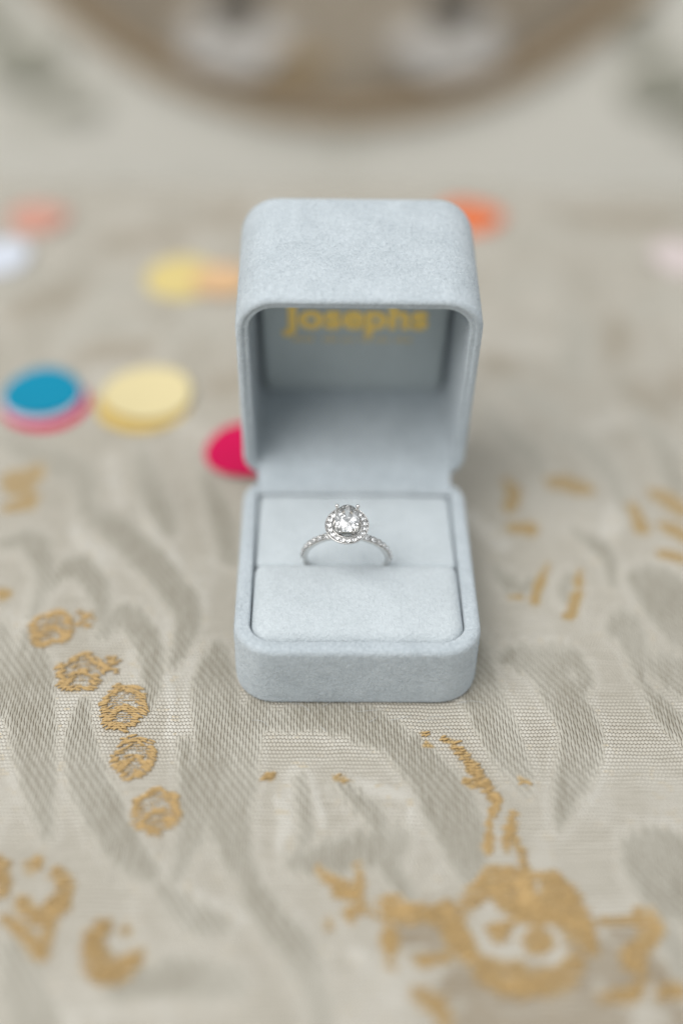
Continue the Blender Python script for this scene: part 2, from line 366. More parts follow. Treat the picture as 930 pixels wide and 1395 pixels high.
KY = 0.72          # motifs are drawn slightly elongated along the warp
def stroke_dist(X, Y, pts):
    best = np.full(X.shape, 1e3)
    if len(pts) == 1: pts = [pts[0], (pts[0][0] + .01, pts[0][1], pts[0][2])]
    # smooth the polyline (Catmull-Rom)
    P = [np.array(p, float) for p in pts]
    if len(P) > 2:
        Q = []
        for i in range(len(P) - 1):
            p0, p1, p2, p3 = P[max(i - 1, 0)], P[i], P[i + 1], P[min(i + 2, len(P) - 1)]
            for t in (0, .25, .5, .75):
                Q.append(.5 * (2 * p1 + (p2 - p0) * t + (2 * p0 - 5 * p1 + 4 * p2 - p3) * t * t + (3 * p1 - p0 - 3 * p2 + p3) * t ** 3))
        Q.append(P[-1]); P = Q
    x0 = min(p[0] - p[2] for p in P) - 3; x1 = max(p[0] + p[2] for p in P) + 3
    y0 = min(p[1] - p[2] / KY for p in P) - 4; y1 = max(p[1] + p[2] / KY for p in P) + 4
    sel = np.nonzero((X > x0) & (X < x1) & (Y > y0) & (Y < y1))
    if len(sel[0]) == 0: return None, None
    x, y = X[sel], Y[sel] * KY; b = np.full(x.shape, 1e3)
    for p, q in zip(P[:-1], P[1:]):
        ax, ay, bx, by = p[0], p[1] * KY, q[0], q[1] * KY
        dx, dy = bx - ax, by - ay; L = dx * dx + dy * dy + 1e-9
        t = np.clip(((x - ax) * dx + (y - ay) * dy) / L, 0, 1)
        b = np.minimum(b, np.hypot(x - ax - t * dx, y - ay - t * dy) - (p[2] + (q[2] - p[2]) * t))
    return sel, b
def sdf_map(X, Y, kind):
    D = np.full(X.shape, 1e3)
    for k, pts in STROKES:
        if k != kind: continue
        sel, b = stroke_dist(X, Y, pts)
        if sel is not None: D[sel] = np.minimum(D[sel], b)
    return D
def smooth01(t): t = np.clip(t, 0, 1); return t * t * (3 - 2 * t)
def value_noise(X, Y, s, seed):
    r = np.random.default_rng(seed).random((256, 256)); x, y = X / s + 50, Y / s + 50
    i, j = np.floor(x).astype(int), np.floor(y).astype(int); fx, fy = smooth01(x - i), smooth01(y - j)
    g = lambda a, b: r[a % 256, b % 256]
    return (g(i, j) * (1 - fx) + g(i + 1, j) * fx) * (1 - fy) + (g(i, j + 1) * (1 - fx) + g(i + 1, j + 1) * fx) * fy

def axis(bands):
    out = []
    for a, b, st in bands: out += list(np.arange(a, b - 1e-6, st))
    out.append(bands[-1][1]); return np.array(out)
xs = axis([(-420, -200, 10), (-200, -125, 2.5), (-125, -78, 1.0), (-78, 78, .4), (78, 125, 1.0), (125, 200, 2.5), (200, 420, 10)])
ys = axis([(-260, -120, 7), (-120, -76, 2.5), (-76, 34, .4), (34, 90, .8), (90, 226, 1.6), (226, 250, .8), (250, 420, 8)])
GX, GY = np.meshgrid(xs, ys)
# the damask repeats by mirroring beyond the drawn field
def fold(a, lo, hi):
    t = np.mod(a - lo, 2 * (hi - lo)); return lo + np.where(t > hi - lo, 2 * (hi - lo) - t, t)
FY = fold(GY, -70, 240); half = np.clip(67 + (FY + 70) * .19, 60, 125)
FX = np.where(np.abs(GX) > half, np.sign(GX) * (2 * half - np.abs(GX)), GX); FX = np.where(np.abs(FX) > half, fold(FX, -60, 60), FX)
jx = (value_noise(GX, GY, 1.1, 3) - .5) * .9; jy = (value_noise(GX, GY, .9, 4) - .5) * .9
C_ = sdf_map(FX + jx, FY + jy, 'c'); T_ = sdf_map(FX + jx, FY + jy, 't')
far = smooth01((GY - 40) / 80)
colj = (value_noise(GX, GY * .12, .55, 5) - .5) * 3.0
S_ = sdf_map(FX + jx * .6, FY + jy + colj, 's')
S_ = S_ - .7
mot = value_noise(GX, GY * .7, 15.0, 41) * .6 + value_noise(GX, GY * .5, 6.0, 42) * .4
tone = smooth01(.45 - S_ / (3.4 + 5.0 * far)) * (1 - .45 * far) * (.55 + .7 * value_noise(GX, GY * .5, 8.0, 31)).clip(0, 1)
satin = smooth01(.5 - S_ / 1.5)
thr = (value_noise(GX * .16, GY, .75, 21) - .5) * 2.6 + (value_noise(GX, GY, 2.2, 22) - .5) * 1.6
G_ = sdf_map(FX + jx, FY + jy, 'g') + thr * np.where(GY < -38, .42, .40)
G_ = np.where(GY < -30, np.maximum(G_, .1 - C_ + thr * .35), G_)
goldm = smooth01(.5 - G_ / .7) * np.where(GY < -36, .62 + .5 * value_noise(GX * .12, GY, 1.2, 52), 1).clip(0, 1)
rib = np.maximum(smooth01(.5 - C_ / 1.2), smooth01(1 - np.abs(S_ - 1.0) / 1.3) * .45); rib *= (1 - satin); rib = np.where((GY < -36) & (G_ < 5), rib * .25, rib)
tone = np.clip(tone + smooth01((mot - .50) / .22) * (.22 + .28 * far) * (1 - satin), 0, 1)
tan = smooth01(.5 - (T_ + thr * np.where(GY < -30, 1.6, 0)) / (3.0 + 8.0 * far)) * np.where(GY < -30, .55 + .55 * value_noise(GX * .15, GY, 1.3, 51), 1) * (1 - .35 * far)
rib = np.clip(rib * (1 - .5 * far) + smooth01((.44 - mot) / .2) * .4 * (1 - satin), 0, 1)
goldm = goldm * (1 - .35 * far)
satin = satin * (1 - goldm)
Z = -.35 + (value_noise(GX, GY, 38, 11) - .5) * .5 + tone * .20 + rib * .14 + (value_noise(GX, GY * .6, 5.5, 14) - .5) * .22 * (1 - tone) + (value_noise(GX, GY, 9, 12) - .5) * .08
# the cloth turns down over the far edge of the table
EDGE, RB = 232.0, 9.0
ang = np.clip((GY - EDGE) / RB, 0, math.pi / 2); hang = np.clip(GY - EDGE - RB * math.pi / 2, 0, None)
PY = np.where(GY > EDGE, EDGE + RB * np.sin(ang) + hang * .04 + hang / 180 * 14 * np.sin(GX / 34.0), GY)
Z = np.where(GY > EDGE, Z * np.cos(ang) - RB * (1 - np.cos(ang)) - hang, Z)
NX, NY = len(xs), len(ys)
co = np.stack([GX, PY, Z], -1).reshape(-1, 3) * MM
idx = np.arange(NX * NY).reshape(NY, NX)
quads = np.stack([idx[:-1, :-1], idx[:-1, 1:], idx[1:, 1:], idx[1:, :-1]], -1).reshape(-1, 4)
me = bpy.data.meshes.new('brocade_cloth')
me.vertices.add(len(co)); me.vertices.foreach_set('co', co.ravel())
me.loops.add(quads.size); me.loops.foreach_set('vertex_index', quads.ravel())
me.polygons.add(len(quads)); me.polygons.foreach_set('loop_start', np.arange(len(quads)) * 4); me.polygons.foreach_set('loop_total', np.full(len(quads), 4))
me.update(calc_edges=True)
at = me.attributes.new('weave', 'FLOAT_COLOR', 'POINT')
at.data.foreach_set('color', np.stack([satin, goldm, rib, tan], -1).reshape(-1).astype(np.float32))

at2 = me.attributes.new('tone', 'FLOAT', 'POINT'); at2.data.foreach_set('value', (tone * (1 - goldm)).reshape(-1).astype(np.float32))
M_cloth, nt, bs = new_mat('woven_brocade')
oc = objcoord(nt)
sx = nt.nodes.new('ShaderNodeSeparateXYZ'); nt.links.new(oc, sx.inputs[0])
wob = noise(nt, oc, 160, 2); wob2 = noise(nt, oc, 90, 2)
x = V(nt, sx.outputs[0]) * 1000.0 + (wob - .5) * .7; y = V(nt, sx.outputs[1]) * 1000.0 + (wob2 - .5) * 1.1
an = nt.nodes.new('ShaderNodeAttribute'); an.attribute_name = 'weave'
sc_ = nt.nodes.new('ShaderNodeSeparateColor'); nt.links.new(an.outputs['Color'], sc_.inputs[0])
aS, aG, aC, aT = V(nt, sc_.outputs[0]), V(nt, sc_.outputs[1]), V(nt, sc_.outputs[2]), V(nt, an.outputs['Alpha'])
an2 = nt.nodes.new('ShaderNodeAttribute'); an2.attribute_name = 'tone'; aTone = V(nt, an2.outputs['Fac'])
cx_ = nt.nodes.new('ShaderNodeCombineXYZ'); nt.links.new((x * 1.5).s, cx_.inputs[0]); nt.links.new((y * .17).s, cx_.inputs[1])
streak = noise(nt, cx_.outputs[0], 1.0, 3, .6)
# plain ground: rows of weft beads with small dark gaps
v = y / .92; row = v.floor(); u = x / .80 + row.mod(2.0) * .5
fu, fv = (u.frac() - .5).abs(), (v.frac() - .5).abs()
hole_g = fu.step(.18, .36) * fv.step(.20, .38)
h_g = (fu * fu * 4.0).rsub(1.0) * (fv * fv * 4.0).rsub(1.0)
# satin: long warp floats tied down in a diagonal order
u2 = x / .66; c2 = u2.floor(); v2 = y / 2.6 + c2 * .37 + streak * .5
fu2, fv2 = (u2.frac() - .5).abs(), (v2.frac() - .5).abs()
hole_s = fu2.step(.16, .36) * fv2.step(.20, .36)
h_s = (fu2 * fu2 * 4.0).rsub(1.0) * .7 + (fv2 * fv2 * fv2 * 8.0).rsub(1.0) * .5
inv = aS.rsub(1.0)
hole = (hole_g * inv + hole_s * aS * .9).clamp()
height = h_g * inv + h_s * aS
w_n = noise(nt, oc, 1300, 3, .6); patch = noise(nt, oc, 45, 3)
cw_ = nt.nodes.new('ShaderNodeCombineXYZ'); nt.links.new((x * .10).s, cw_.inputs[0]); nt.links.new((y * 1.15).s, cw_.inputs[1])
weft = noise(nt, cw_.outputs[0], 1.0, 3, .65)
ground = mix(nt, (w_n * .5 + patch * .3 + (weft - .5) * 1.5 + .1).clamp(), (.45, .417, .345), (.635, .60, .525))
satc = mix(nt, (aTone * (streak * 1.5 + .05)).clamp(), (.60, .575, .505), (.345, .32, .26))
c = mix(nt, aC * .6, ground, (.76, .735, .67))
c = mix(nt, aT * .8, c, (.31, .24, .155))
c = mix(nt, aTone * (aS.rsub(1.0)) * .55, c, (.37, .34, .272))
c = mix(nt, aS, c, satc)
# occasional gold weft ticks along the leaf outlines
tick = noise(nt, oc, 420, 1).step(.60, .66) * aC * fv.step(.30, .18)
c = mix(nt, tick * .55, c, (.55, .40, .17))
gold = mix(nt, w_n, (.38, .25, .095), (.58, .41, .185))
c = mix(nt, aG, c, gold)
c = mix(nt, hole * .95, c, (.115, .085, .050))
nt.links.new(c, bs.inputs['Base Color'])
rg = aS * -.12 + .72; nt.links.new(rg.s, bs.inputs['Roughness'])
bs.inputs['Specular IOR Level'].default_value = .35; bs.inputs['Sheen Weight'].default_value = .15
bump(nt, height + w_n * .35 + weft * .5, bs, .00024, .9)
cloth = link('brocade_cloth', me, M_cloth)
tag(cloth, 'cream and grey brocade cloth with gold woven flowers lying under the ring box', 'cloth')

# raised gold weft stitches, one part for each woven flower or spray
def stitch(x, y, L, ang, w):
    dx, dy = math.cos(ang) * L / 2, math.sin(ang) * L / 2
    pts = [(x + dx * t, y + dy * t, -.14 + .20 * (1 - t * t)) for t in (-1, -.4, .4, 1)]
    return tube([Vector(p) for p in pts], [w * .45, w * .5, w * .5, w * .45], 5)
def stitch_part(name, items):
    if not items: return
    o = link(name, mesh(name, *merge(items)), M_gold_thread, cloth); o['kind'] = 'stuff'; return o
for fx, fy, rx, ry, tab in FLOWERS:
    it = []
    ph = random.random() * 6; nl = random.choice((4, 5, 6))
    nrow = int(2 * ry / .62)
    for k in range(nrow):
        yy = -ry + 2 * ry * (k + .5) / nrow
        for xx in np.arange(-rx * 1.1, rx * 1.1, .62):
            a = math.atan2(yy / ry, xx / rx); q = math.hypot(xx / rx, yy / ry)
            lim = .95 + .075 * math.cos(nl * a + ph)
            ring = lim - .26 < q < lim
            arc = abs(math.hypot(xx / rx - .1, yy / ry + .55) - .55) < .10 and yy / ry > -.55
            dots = abs(yy / ry) < .95 and q < lim - .3 and random.random() < .03
            if q < lim - .2 and random.random() < .42:
                it.append(stitch(fx + xx, fy + yy - .02, random.uniform(.7, 1.3), random.gauss(0, .1), .17))
            if (ring and random.random() < .80) or (arc and random.random() < .8) or dots:
                it.append(stitch(fx + xx + random.uniform(-.25, .25), fy + yy + random.uniform(-.12, .12), random.uniform(1.1, 1.9),
                                 random.gauss(.32 if xx < 0 else -.30, .16), random.uniform(.36, .5)))
    if tab:
        for k in range(26):
            it.append(stitch(tab[0] + random.gauss(0, .9), tab[1] + random.gauss(0, 1.7), random.uniform(1.0, 1.7), random.gauss(.3, .2), .42))
    stitch_part('gold_flower', it)
for k, pts in STROKES:
    if k != 'g' or min(p[1] for p in pts) > 14: continue
    x0 = min(p[0] - p[2] for p in pts); x1 = max(p[0] + p[2] for p in pts); y0 = min(p[1] - p[2] / KY for p in pts); y1 = max(p[1] + p[2] / KY for p in pts)
    yy, xx = np.meshgrid(np.arange(y0, y1, .72), np.arange(x0, x1, .95), indexing='ij')
    xx = xx + rng.uniform(-.35, .35, xx.shape)
    d = sdf_map(xx, yy, 'c') if y0 < -35 else np.full(xx.shape, 9.)
    sel, b = stroke_dist(xx, yy, pts)
    if sel is None: continue
    ok = (b + rng.uniform(-.5, .5, b.shape) < -.05) & (d[sel] > .4) & (rng.random(b.shape) < .7)
    it = [stitch(a, q, random.uniform(1.1, 2.0), random.gauss(.12, .18), random.uniform(.38, .52)) for a, q in zip(xx[sel][ok], yy[sel][ok])]
    stitch_part('gold_spray', it)

lint = []
for k in range(14):
    lx = random.uniform(-24, 26); ly = random.uniform(-6, 1.0); a = random.uniform(-1.2, .6); L = random.uniform(2.5, 6); bend = random.uniform(-.8, .8)
    lint.append(tube([Vector((lx + L * t * math.cos(a + bend * t), ly + L * t * math.sin(a + bend * t) * .5, .1 + .5 * math.sin(3 * t))) for t in (0, .25, .5, .75, 1)], .03, 4))
o = link('lint', mesh('lint', *merge(lint)), paper('lint_fibre', (.62, .65, .67)), cloth); o['kind'] = 'stuff'

# ------------------------------------------------------------------ ring box
W, D, HB, HL, AL = 52.0, 55.06, 16.65, 37.55, R(81.9)
RC, T = 8.6, 3.3                       # plan corner radius, wall thickness
box = empty('ring_box', (0, D / 2, 0))
tag(box, 'open pale blue grey suede ring box with gold lettering inside its lid', 'ring box')
OFF = Vector((0, -D / 2, 0))           # parts are modelled from the front bottom edge
def bpart(name, vf, mat, parent=None, smooth=True):
    v, f = vf
    if parent is None: v = [Vector(p) + OFF for p in v]
    else: v = [Vector(p) + OFF for p in v]
    return link(name, mesh(name, v, f), mat, parent or box, smooth)
def boxloop(inset, z, x=W / 2, d=D, rc=RC):
    r = max(rc - inset, .6)
    return [(px, py, z) for px, py in rrect(-x + inset, x - inset, inset, d - inset, [r, r, max(6.4 - inset, .6), max(6.4 - inset, .6)], 12, 12)]
rb, rt = 1.5, 1.5
prof = [(rb, -.25)] + [(rb - rb * math.sin(R(a)), -.25 + rb - rb * math.cos(R(a))) for a in range(15, 91, 15)]
prof += [(0, 5), (0, 10)]
prof += [(rt - rt * math.cos(R(a)), HB - rt + rt * math.sin(R(a))) for a in range(0, 91, 15)]
prof += [(T - .7, HB - .02)] + [(T - .7 + .7 * math.sin(R(a)), HB - .7 + .7 * math.cos(R(a))) for a in (30, 60, 90)] + [(T, HB - 3.0), (T, 2.0)]
base = bpart('base', loft([boxloop(i, z) for i, z in prof], True, True), M_suede)
YS = 26.4
def pad(y0, y1, rs, ztop, dome, edge, wave=0.0):
    dmax = min(W / 2 - T, (y1 - y0) / 2) - .15; x = W / 2 - T - .12; yc, hy = (y0 + y1) / 2, (y1 - y0) / 2
    def plump(px, py):
        u, v_ = abs(px / x), abs((py - yc) / hy)
        return dome * (1 - u ** 4) * (1 - v_ ** 2.5) + wave * (math.sin(px * .23 + 1.1) + .6 * math.sin(px * .51 + py * .3)) * (1 - u ** 6)
    loops = [[(px, py, 3.0) for px, py in rrect(-x, x, y0, y1, rs, 10, 14)]]
    ins = [(edge * (1 - math.cos(R(15 * k))), edge * math.sin(R(15 * k)) - edge) for k in range(7)] + [(edge + (dmax - edge) * k / 9, 0) for k in range(1, 10)]
    for i, dz in ins:
        loops.append([(px, py, ztop + dz + plump(px, py)) for px, py in rrect(-x + i, x - i, y0 + i, y1 - i, [max(r - i, .12) for r in rs], 10, 14)])
    return loft(loops, True, True)
bpart('front_cushion', pad(T + .1, YS + .4, [5.1, 5.1, 2.6, 2.6], HB - .1, 1.4, 2.6, .13), M_pad)
bpart('back_cushion', pad(YS + .1, D - T - .1, [1.5, 1.5, 3.0, 3.0], HB - 1.3, .9, 1.5, .08), M_pad)

for o in [q for q in box.children if 'cushion' in q.name]:
    bx_ = bmesh.new(); bx_.from_mesh(o.data); bmesh.ops.triangulate(bx_, faces=[f for f in bx_.faces if len(f.verts) > 4]); bx_.to_mesh(o.data); bx_.free()
# lid: modelled shut, then swung open about the back edge
def swing(p):
    x, y, n = p; s = D - y
    return (x, D - s * math.cos(AL) + n * math.sin(AL), HB + s * math.sin(AL) + n * math.cos(AL))
DI = 25.3                               # inner depth of the lid
TB, T = T, 2.75
lp = [(T, DI + 4.5), (T, DI), (T, 12), (T, 1.6)]
lp += [(T - .6 + .6 * math.cos(R(a)), .65 - .6 * math.sin(R(a)) + .35) for a in (0, 30, 60, 90)]
lp += [(T - 1.1, .5), (1.5, .3), (1.3, .12)]
lp += [(1.3 - 1.3 * math.sin(R(a)), 1.3 - 1.3 * math.cos(R(a))) for a in (15, 30, 45, 60, 75, 90)]
lp += [(0, 8), (0, 16), (0, 25)]
rl = 5.2
lp += [(rl - rl * math.cos(R(a)), HL - rl + rl * math.sin(R(a))) for a in range(0, 91, 9)]
lid_loops = [[swing(p) for p in boxloop(i, n)] for i, n in lp]
lid = bpart('lid', loft(lid_loops, True, True), M_suede)
# printed panel at the bottom of the lid
pl = [[swing(p) for p in boxloop(T + i, n)] for i, n in ((1.3, DI + 4.6), (1.3, DI + .7), (1.5, DI + .2), (2.0, DI), (4, DI - .05), (10, DI - .1))]
lining = bpart('lid_lining', loft(pl, True, True), M_line, lid)
# flap that joins the lid to the base
fl_pts = []
for n, s in ((DI + 1.5, 3.2), (DI - 2, 3.3), (18, 3.5), (12, 3.5), (6, 3.5), (2, 3.3), (0, 2.8)): fl_pts.append(Vector(swing((0, D - s, n)))[1:])
fl_pts += [(D - 1.9, HB + .55), (D - 3.4, HB + .15), (D - 5.2, HB - .9)]
def flap():
    Vv, Ff = [], []
    nx = 40; n = len(fl_pts)
    for th in (0, 1):
        for i, (yy, zz) in enumerate(fl_pts):
            a = fl_pts[max(i - 1, 0)]; b = fl_pts[min(i + 1, n - 1)]
            ty, tz = b[0] - a[0], b[1] - a[1]; L = math.hypot(ty, tz); ny, nz = tz / L, -ty / L
            for k in range(nx + 1):
                hw = 22.6 + (0 if i < 4 else .3)
                xx = -hw + 2 * hw * k / nx; sag = .25 * math.sin(i * 1.3 + k * .11) * .4
                Vv.append((xx, yy + ny * th * .6, zz + nz * th * .6 + (sag if th == 0 else sag)))
    m_ = nx + 1
    for th in (0, 1):
        for i in range(n - 1):
            for k in range(nx):
                a = th * n * m_ + i * m_ + k; q = (a, a + 1, a + 1 + m_, a + m_); Ff.append(q if th else q[::-1])
    for i in range(n - 1):
        for k in (0, nx):
            a = i * m_ + k; b = a + n * m_; q = (a, a + m_, b + m_, b); Ff.append(q if k == 0 else q[::-1])
    for i in (0, n - 1):
        for k in range(nx):
            a = i * m_ + k; b = a + n * m_; q = (a, b, b + 1, a + 1); Ff.append(q if i == 0 else q[::-1])
    return Vv, Ff
bpart('hinge_flap', flap(), M_suede)

# gold foil lettering on the lining
def lettering(text, size, sbase, width, name, parent, bold):
    cu = bpy.data.curves.new(name, 'FONT'); cu.body = text; cu.size = size; cu.align_x = 'CENTER'; cu.extrude = .05; cu.space_character = 1.04
    tmp = bpy.data.objects.new(name, cu); col.objects.link(tmp)
    me_ = bpy.data.meshes.new_from_object(tmp.evaluated_get(bpy.context.evaluated_depsgraph_get()))
    bpy.data.objects.remove(tmp)
    vs_ = [v.co.copy() for v in me_.vertices]; fs_ = [tuple(q.vertices) for q in me_.polygons]
    xa = min(v.x for v in vs_); xb = max(v.x for v in vs_); k = width / (xb - xa); parts = []
    for j in range(8):                    # heavy strokes: the letter swept round a small circle
        ox, oy = bold * math.cos(j * math.pi / 4), bold * math.sin(j * math.pi / 4)
        parts.append(([Vector(swing((v.x * k - (xa + xb) / 2 * k + ox, D - (sbase + v.y + oy), DI - .18 - v.z - .004 * j))) + OFF for v in vs_], fs_))
    return link(name, mesh(name, *merge(parts)), M_foil, parent, False)
lettering('Josephs', 10.4, 25.2, 33.4, 'lettering', lining, .50)
# the small line under it is too fine to read: short foil strokes in word groups
bars = []
for a, b in ((-14.6, -9.6), (-7.4, -4.2), (-2.8, -.2), (1.2, 3.4), (4.8, 8.2), (9.6, 13.4)):
    xx = a
    while xx < b:
        w_, h_ = random.uniform(.22, .34), random.choice((1.1, 1.1, 1.5))
        q = [(xx, 20.9), (xx + w_, 20.9), (xx + w_, 20.9 + h_), (xx, 20.9 + h_)]
        lo = [swing((px, D - s, DI - .17)) for px, s in q]; hi = [swing((px, D - s, DI - .26)) for px, s in q]
        bars.append(loft([lo, hi], True, True)); xx += random.uniform(.62, .85)
bpart('small_print', merge(bars), M_foil, lining, False)

# suede nap: fine upright fibres that catch the light along the edges
def nap(name, src, dens, lo, hi, mat, parent, wid=.035):
    mw = src.data; mw.calc_loop_triangles()
    v = np.array([q.co for q in mw.vertices]) / MM; t = np.array([q.vertices for q in mw.loop_triangles])
    a, b, c_ = v[t[:, 0]], v[t[:, 1]], v[t[:, 2]]; nn = np.cross(b - a, c_ - a); ar = np.linalg.norm(nn, axis=1) / 2 + 1e-9
    keep = (np.sum((a + b + c_) / 3 * 0, axis=1) == 0)
    cnt = int(ar.sum() * dens); pick = rng.choice(len(t), cnt, p=ar / ar.sum())
    r1, r2 = rng.random(cnt), rng.random(cnt); s1 = np.sqrt(r1)
    P = a[pick] * (1 - s1)[:, None] + b[pick] * (s1 * (1 - r2))[:, None] + c_[pick] * (s1 * r2)[:, None]
    N = nn[pick] / (2 * ar[pick])[:, None]
    J = rng.normal(0, .75, (cnt, 3)); dirn = N + J; dirn /= np.linalg.norm(dirn, axis=1)[:, None]
    side = np.cross(dirn, rng.normal(0, 1, (cnt, 3))); side /= np.linalg.norm(side, axis=1)[:, None] + 1e-9
    L = rng.uniform(lo, hi, cnt)[:, None]
    vv = np.stack([P - side * wid - N * .03, P + side * wid - N * .03, P + dirn * L], 1).reshape(-1, 3) * MM
    me_ = bpy.data.meshes.new(name); me_.vertices.add(len(vv)); me_.vertices.foreach_set('co', vv.ravel())
    me_.loops.add(len(vv)); me_.loops.foreach_set('vertex_index', np.arange(len(vv)))
    me_.polygons.add(cnt); me_.polygons.foreach_set('loop_start', np.arange(cnt) * 3); me_.polygons.foreach_set('loop_total', np.full(cnt, 3)); me_.update(calc_edges=True)
    o = link(name, me_, mat, parent, False); o['kind'] = 'stuff'; return o
nap('suede_nap', base, 11, .14, .44, M_suede, base)
nap('suede_nap', lid, 8, .14, .44, M_suede, lid)
for o in [q for q in box.children if 'cushion' in q.name]: nap('velvet_nap', o, 9, .08, .26, M_pad, o)

# ------------------------------------------------------------------ ring
TILT = R(14)
ring = empty('diamond_ring', (-2.2, YS - .5, HB + 1.9))
ring.rotation_euler = (TILT, 0, R(-2))
tag(ring, 'white gold halo ring with oval diamond set upright in the box cushion', 'ring')
RI, RO, BW = 8.6, 9.6, .75
def rpart(name, vf, mat=M_white_gold, parent=None, smooth=True): return link(name, mesh(name, *vf), mat, parent or ring, smooth)
sec = [(RI, -BW * .7), (RI, BW * .7), (RI + .25, BW), (RO - .35, BW), (RO - .05, BW * .8), (RO - .1, 0), (RO - .05, -BW * .8), (RO - .35, -BW), (RI + .25, -BW)]
loops = []
for k in range(120):
    a = 2 * math.pi * k / 120
    loops.append([(r * math.sin(a), yy, r * math.cos(a)) for r, yy in sec])
loops.append(loops[0]); bv, bf = loft(loops); band = rpart('band', (bv, bf))
bmx = bmesh.new(); bmx.from_mesh(band.data); bmesh.ops.remove_doubles(bmx, verts=bmx.verts, dist=1e-7); bmesh.ops.recalc_face_normals(bmx, faces=bmx.faces); bmx.to_mesh(band.data); bmx.free()
def gem_mesh(name, rx, ry, ch, pv, table=.56, n=8):
    pts = []
    for k in range(n):
        a = 2 * math.pi * k / n; b = a + math.pi / n
        pts.append((rx * table * math.cos(b), ry * table * math.sin(b), ch))
        pts.append((rx * .80 * math.cos(a), ry * .80 * math.sin(a), ch * .66))
        pts.append((rx * .48 * math.cos(b), ry * .48 * math.sin(b), -pv * .56))
    for k in range(2 * n):
        a = math.pi * k / n
        for z in (.05, -.05): pts.append((rx * math.cos(a), ry * math.sin(a), z * (1 if rx > 1 else .4)))
    pts.append((0, 0, -pv))
    b = bmesh.new()
    for p in pts: b.verts.new(Vector(p) * MM)
    r_ = bmesh.ops.convex_hull(b, input=b.verts)
    bmesh.ops.dissolve_limit(b, angle_limit=.01, verts=b.verts, edges=b.edges)
    me_ = bpy.data.meshes.new(name); b.to_mesh(me_); b.free(); me_.materials.append(M_diamond); return me_
HZ = RO + 3.7                         # halo plane
def lathe(prof, n=64):
    L = [[(r * math.cos(2 * math.pi * k / n), r * math.sin(2 * math.pi * k / n), z) for k in range(n)] for r, z in prof]
    return loft(L + [L[0]])
halo = rpart('halo_setting', lathe([(3.0, HZ - .65), (4.5, HZ - .65), (4.65, HZ - .5), (4.68, HZ - .15), (4.62, HZ - .02), (4.5, HZ - .05), (4.4, HZ - .4), (3.25, HZ - .4), (3.15, HZ - .05), (3.0, HZ - .05)]))
gallery = rpart('gallery', merge([lathe([(1.5, HZ - 1.9), (1.9, HZ - 2.0), (3.5, HZ - .6), (3.3, HZ - .45), (1.7, HZ - 1.6)])] +
        [tube([(1.3 * sx, yy, HZ - 1.7), (2.2 * sx, yy * .9, RO - .7)], .40, 8) for sx in (-1, 1) for yy in (-.5, .5)]))
NH = 19; hm = gem_mesh('halo_stone', .61, .61, .26, .40, .5)
beads = []
for k in range(NH):
    a = 2 * math.pi * (k + .5) / NH
    o = link('halo_stone', hm, None, ring, False); o.location = Vector((3.86 * math.cos(a), 3.86 * math.sin(a), HZ + .06)) * MM; o.rotation_euler = (0, 0, random.random() * 6)
    b = 2 * math.pi * k / NH
    for r_ in (3.42, 4.36): beads.append(sphere((r_ * math.cos(b), r_ * math.sin(b), HZ + .10), .15, 8, 6))
rpart('halo_beads', merge(beads))['kind'] = 'stuff'
GZ = HZ + 2.6                        # girdle of the oval stone
cs = link('oval_diamond', gem_mesh('oval_diamond', 2.6, 3.4, 1.05, 2.35, .48), None, ring, False); cs.location = (0, 0, GZ * MM)
for sx in (-1, 1):
    for sy in (-1, 1):
        px, py = 2.25 * sx, 2.75 * sy
        pr = merge([tube([(1.15 * sx, 1.2 * sy, HZ - 1.7), (1.75 * sx, 1.85 * sy, HZ - .2), (px, py, GZ - .1), (px, py, GZ + .45)], [.28, .28, .28, .30], 10), sphere((px * .97, py * .97, GZ + .5), .43, 14, 10)])
        rpart('prong', pr)
bm_ = gem_mesh('band_stone', .74, .74, .30, .4, .5)
claws = []
for sgn in (-1, 1):
    for k in range(7):
        a = R(27 + 9.6 * k) * sgn
        o = link('band_stone', bm_, None, ring, False)
        o.location = Vector(((RO + .26) * math.sin(a), 0, (RO + .26) * math.cos(a))) * MM; o.rotation_euler = (0, a, 0)
        for da in (-4.8, 4.8):
            b = a + R(da)
            for yy in (-.52, .52): claws.append(sphere(((RO + .14) * math.sin(b), yy, (RO + .14) * math.cos(b)), .21, 7, 5))
rpart('band_beads', merge(claws))['kind'] = 'stuff'

# ------------------------------------------------------------------ paper confetti
def confetti(x, y, r, color, label, z=0.0, tilt=(0, 0), curl=1.2, seed=1, name='paper_confetti'):
    rr = random.Random(seed); n = 48; Vv = []; Ff = []
    ph = rr.random() * 6; th = .16
    def hgt(px, py):
        u = (px * math.cos(ph) + py * math.sin(ph)) / r
        return curl * u * u + .15 * math.sin(3 * px / r + ph) * py / r
    rings = [(.001, 0), (.35, 0), (.7, 0), (.93, 0), (1, .08)]
    L = []
    for f, dz in rings:
        L.append([(r * f * math.cos(2 * math.pi * k / n) * (1 + .012 * math.sin(3 * 2 * math.pi * k / n + ph)), r * f * math.sin(2 * math.pi * k / n), 0) for k in range(n)])
    top = [[(p[0], p[1], hgt(p[0], p[1]) + th) for p in l] for l in L]; bot = [[(p[0], p[1], hgt(p[0], p[1])) for p in l] for l in L]
    v_, f_ = loft(top + bot[::-1], True, True)
    o = link(name, mesh(name, v_, f_), paper('paper_' + str(seed), color), None)
    o.location = Vector((x, y, z)) * MM; o.rotation_euler = (tilt[0], tilt[1], 0)
    return tag(o, label, 'confetti', 'paper confetti scattered on the cloth')
PINK = (.64, .006, .09); YEL = (.70, .57, .24); ORG = (.76, .19, .07)
confetti(-84.0, 105.0, 12.0, PINK, 'hot pink round confetti lying under a white and a blue confetti piece', -.15, curl=.3, seed=1)
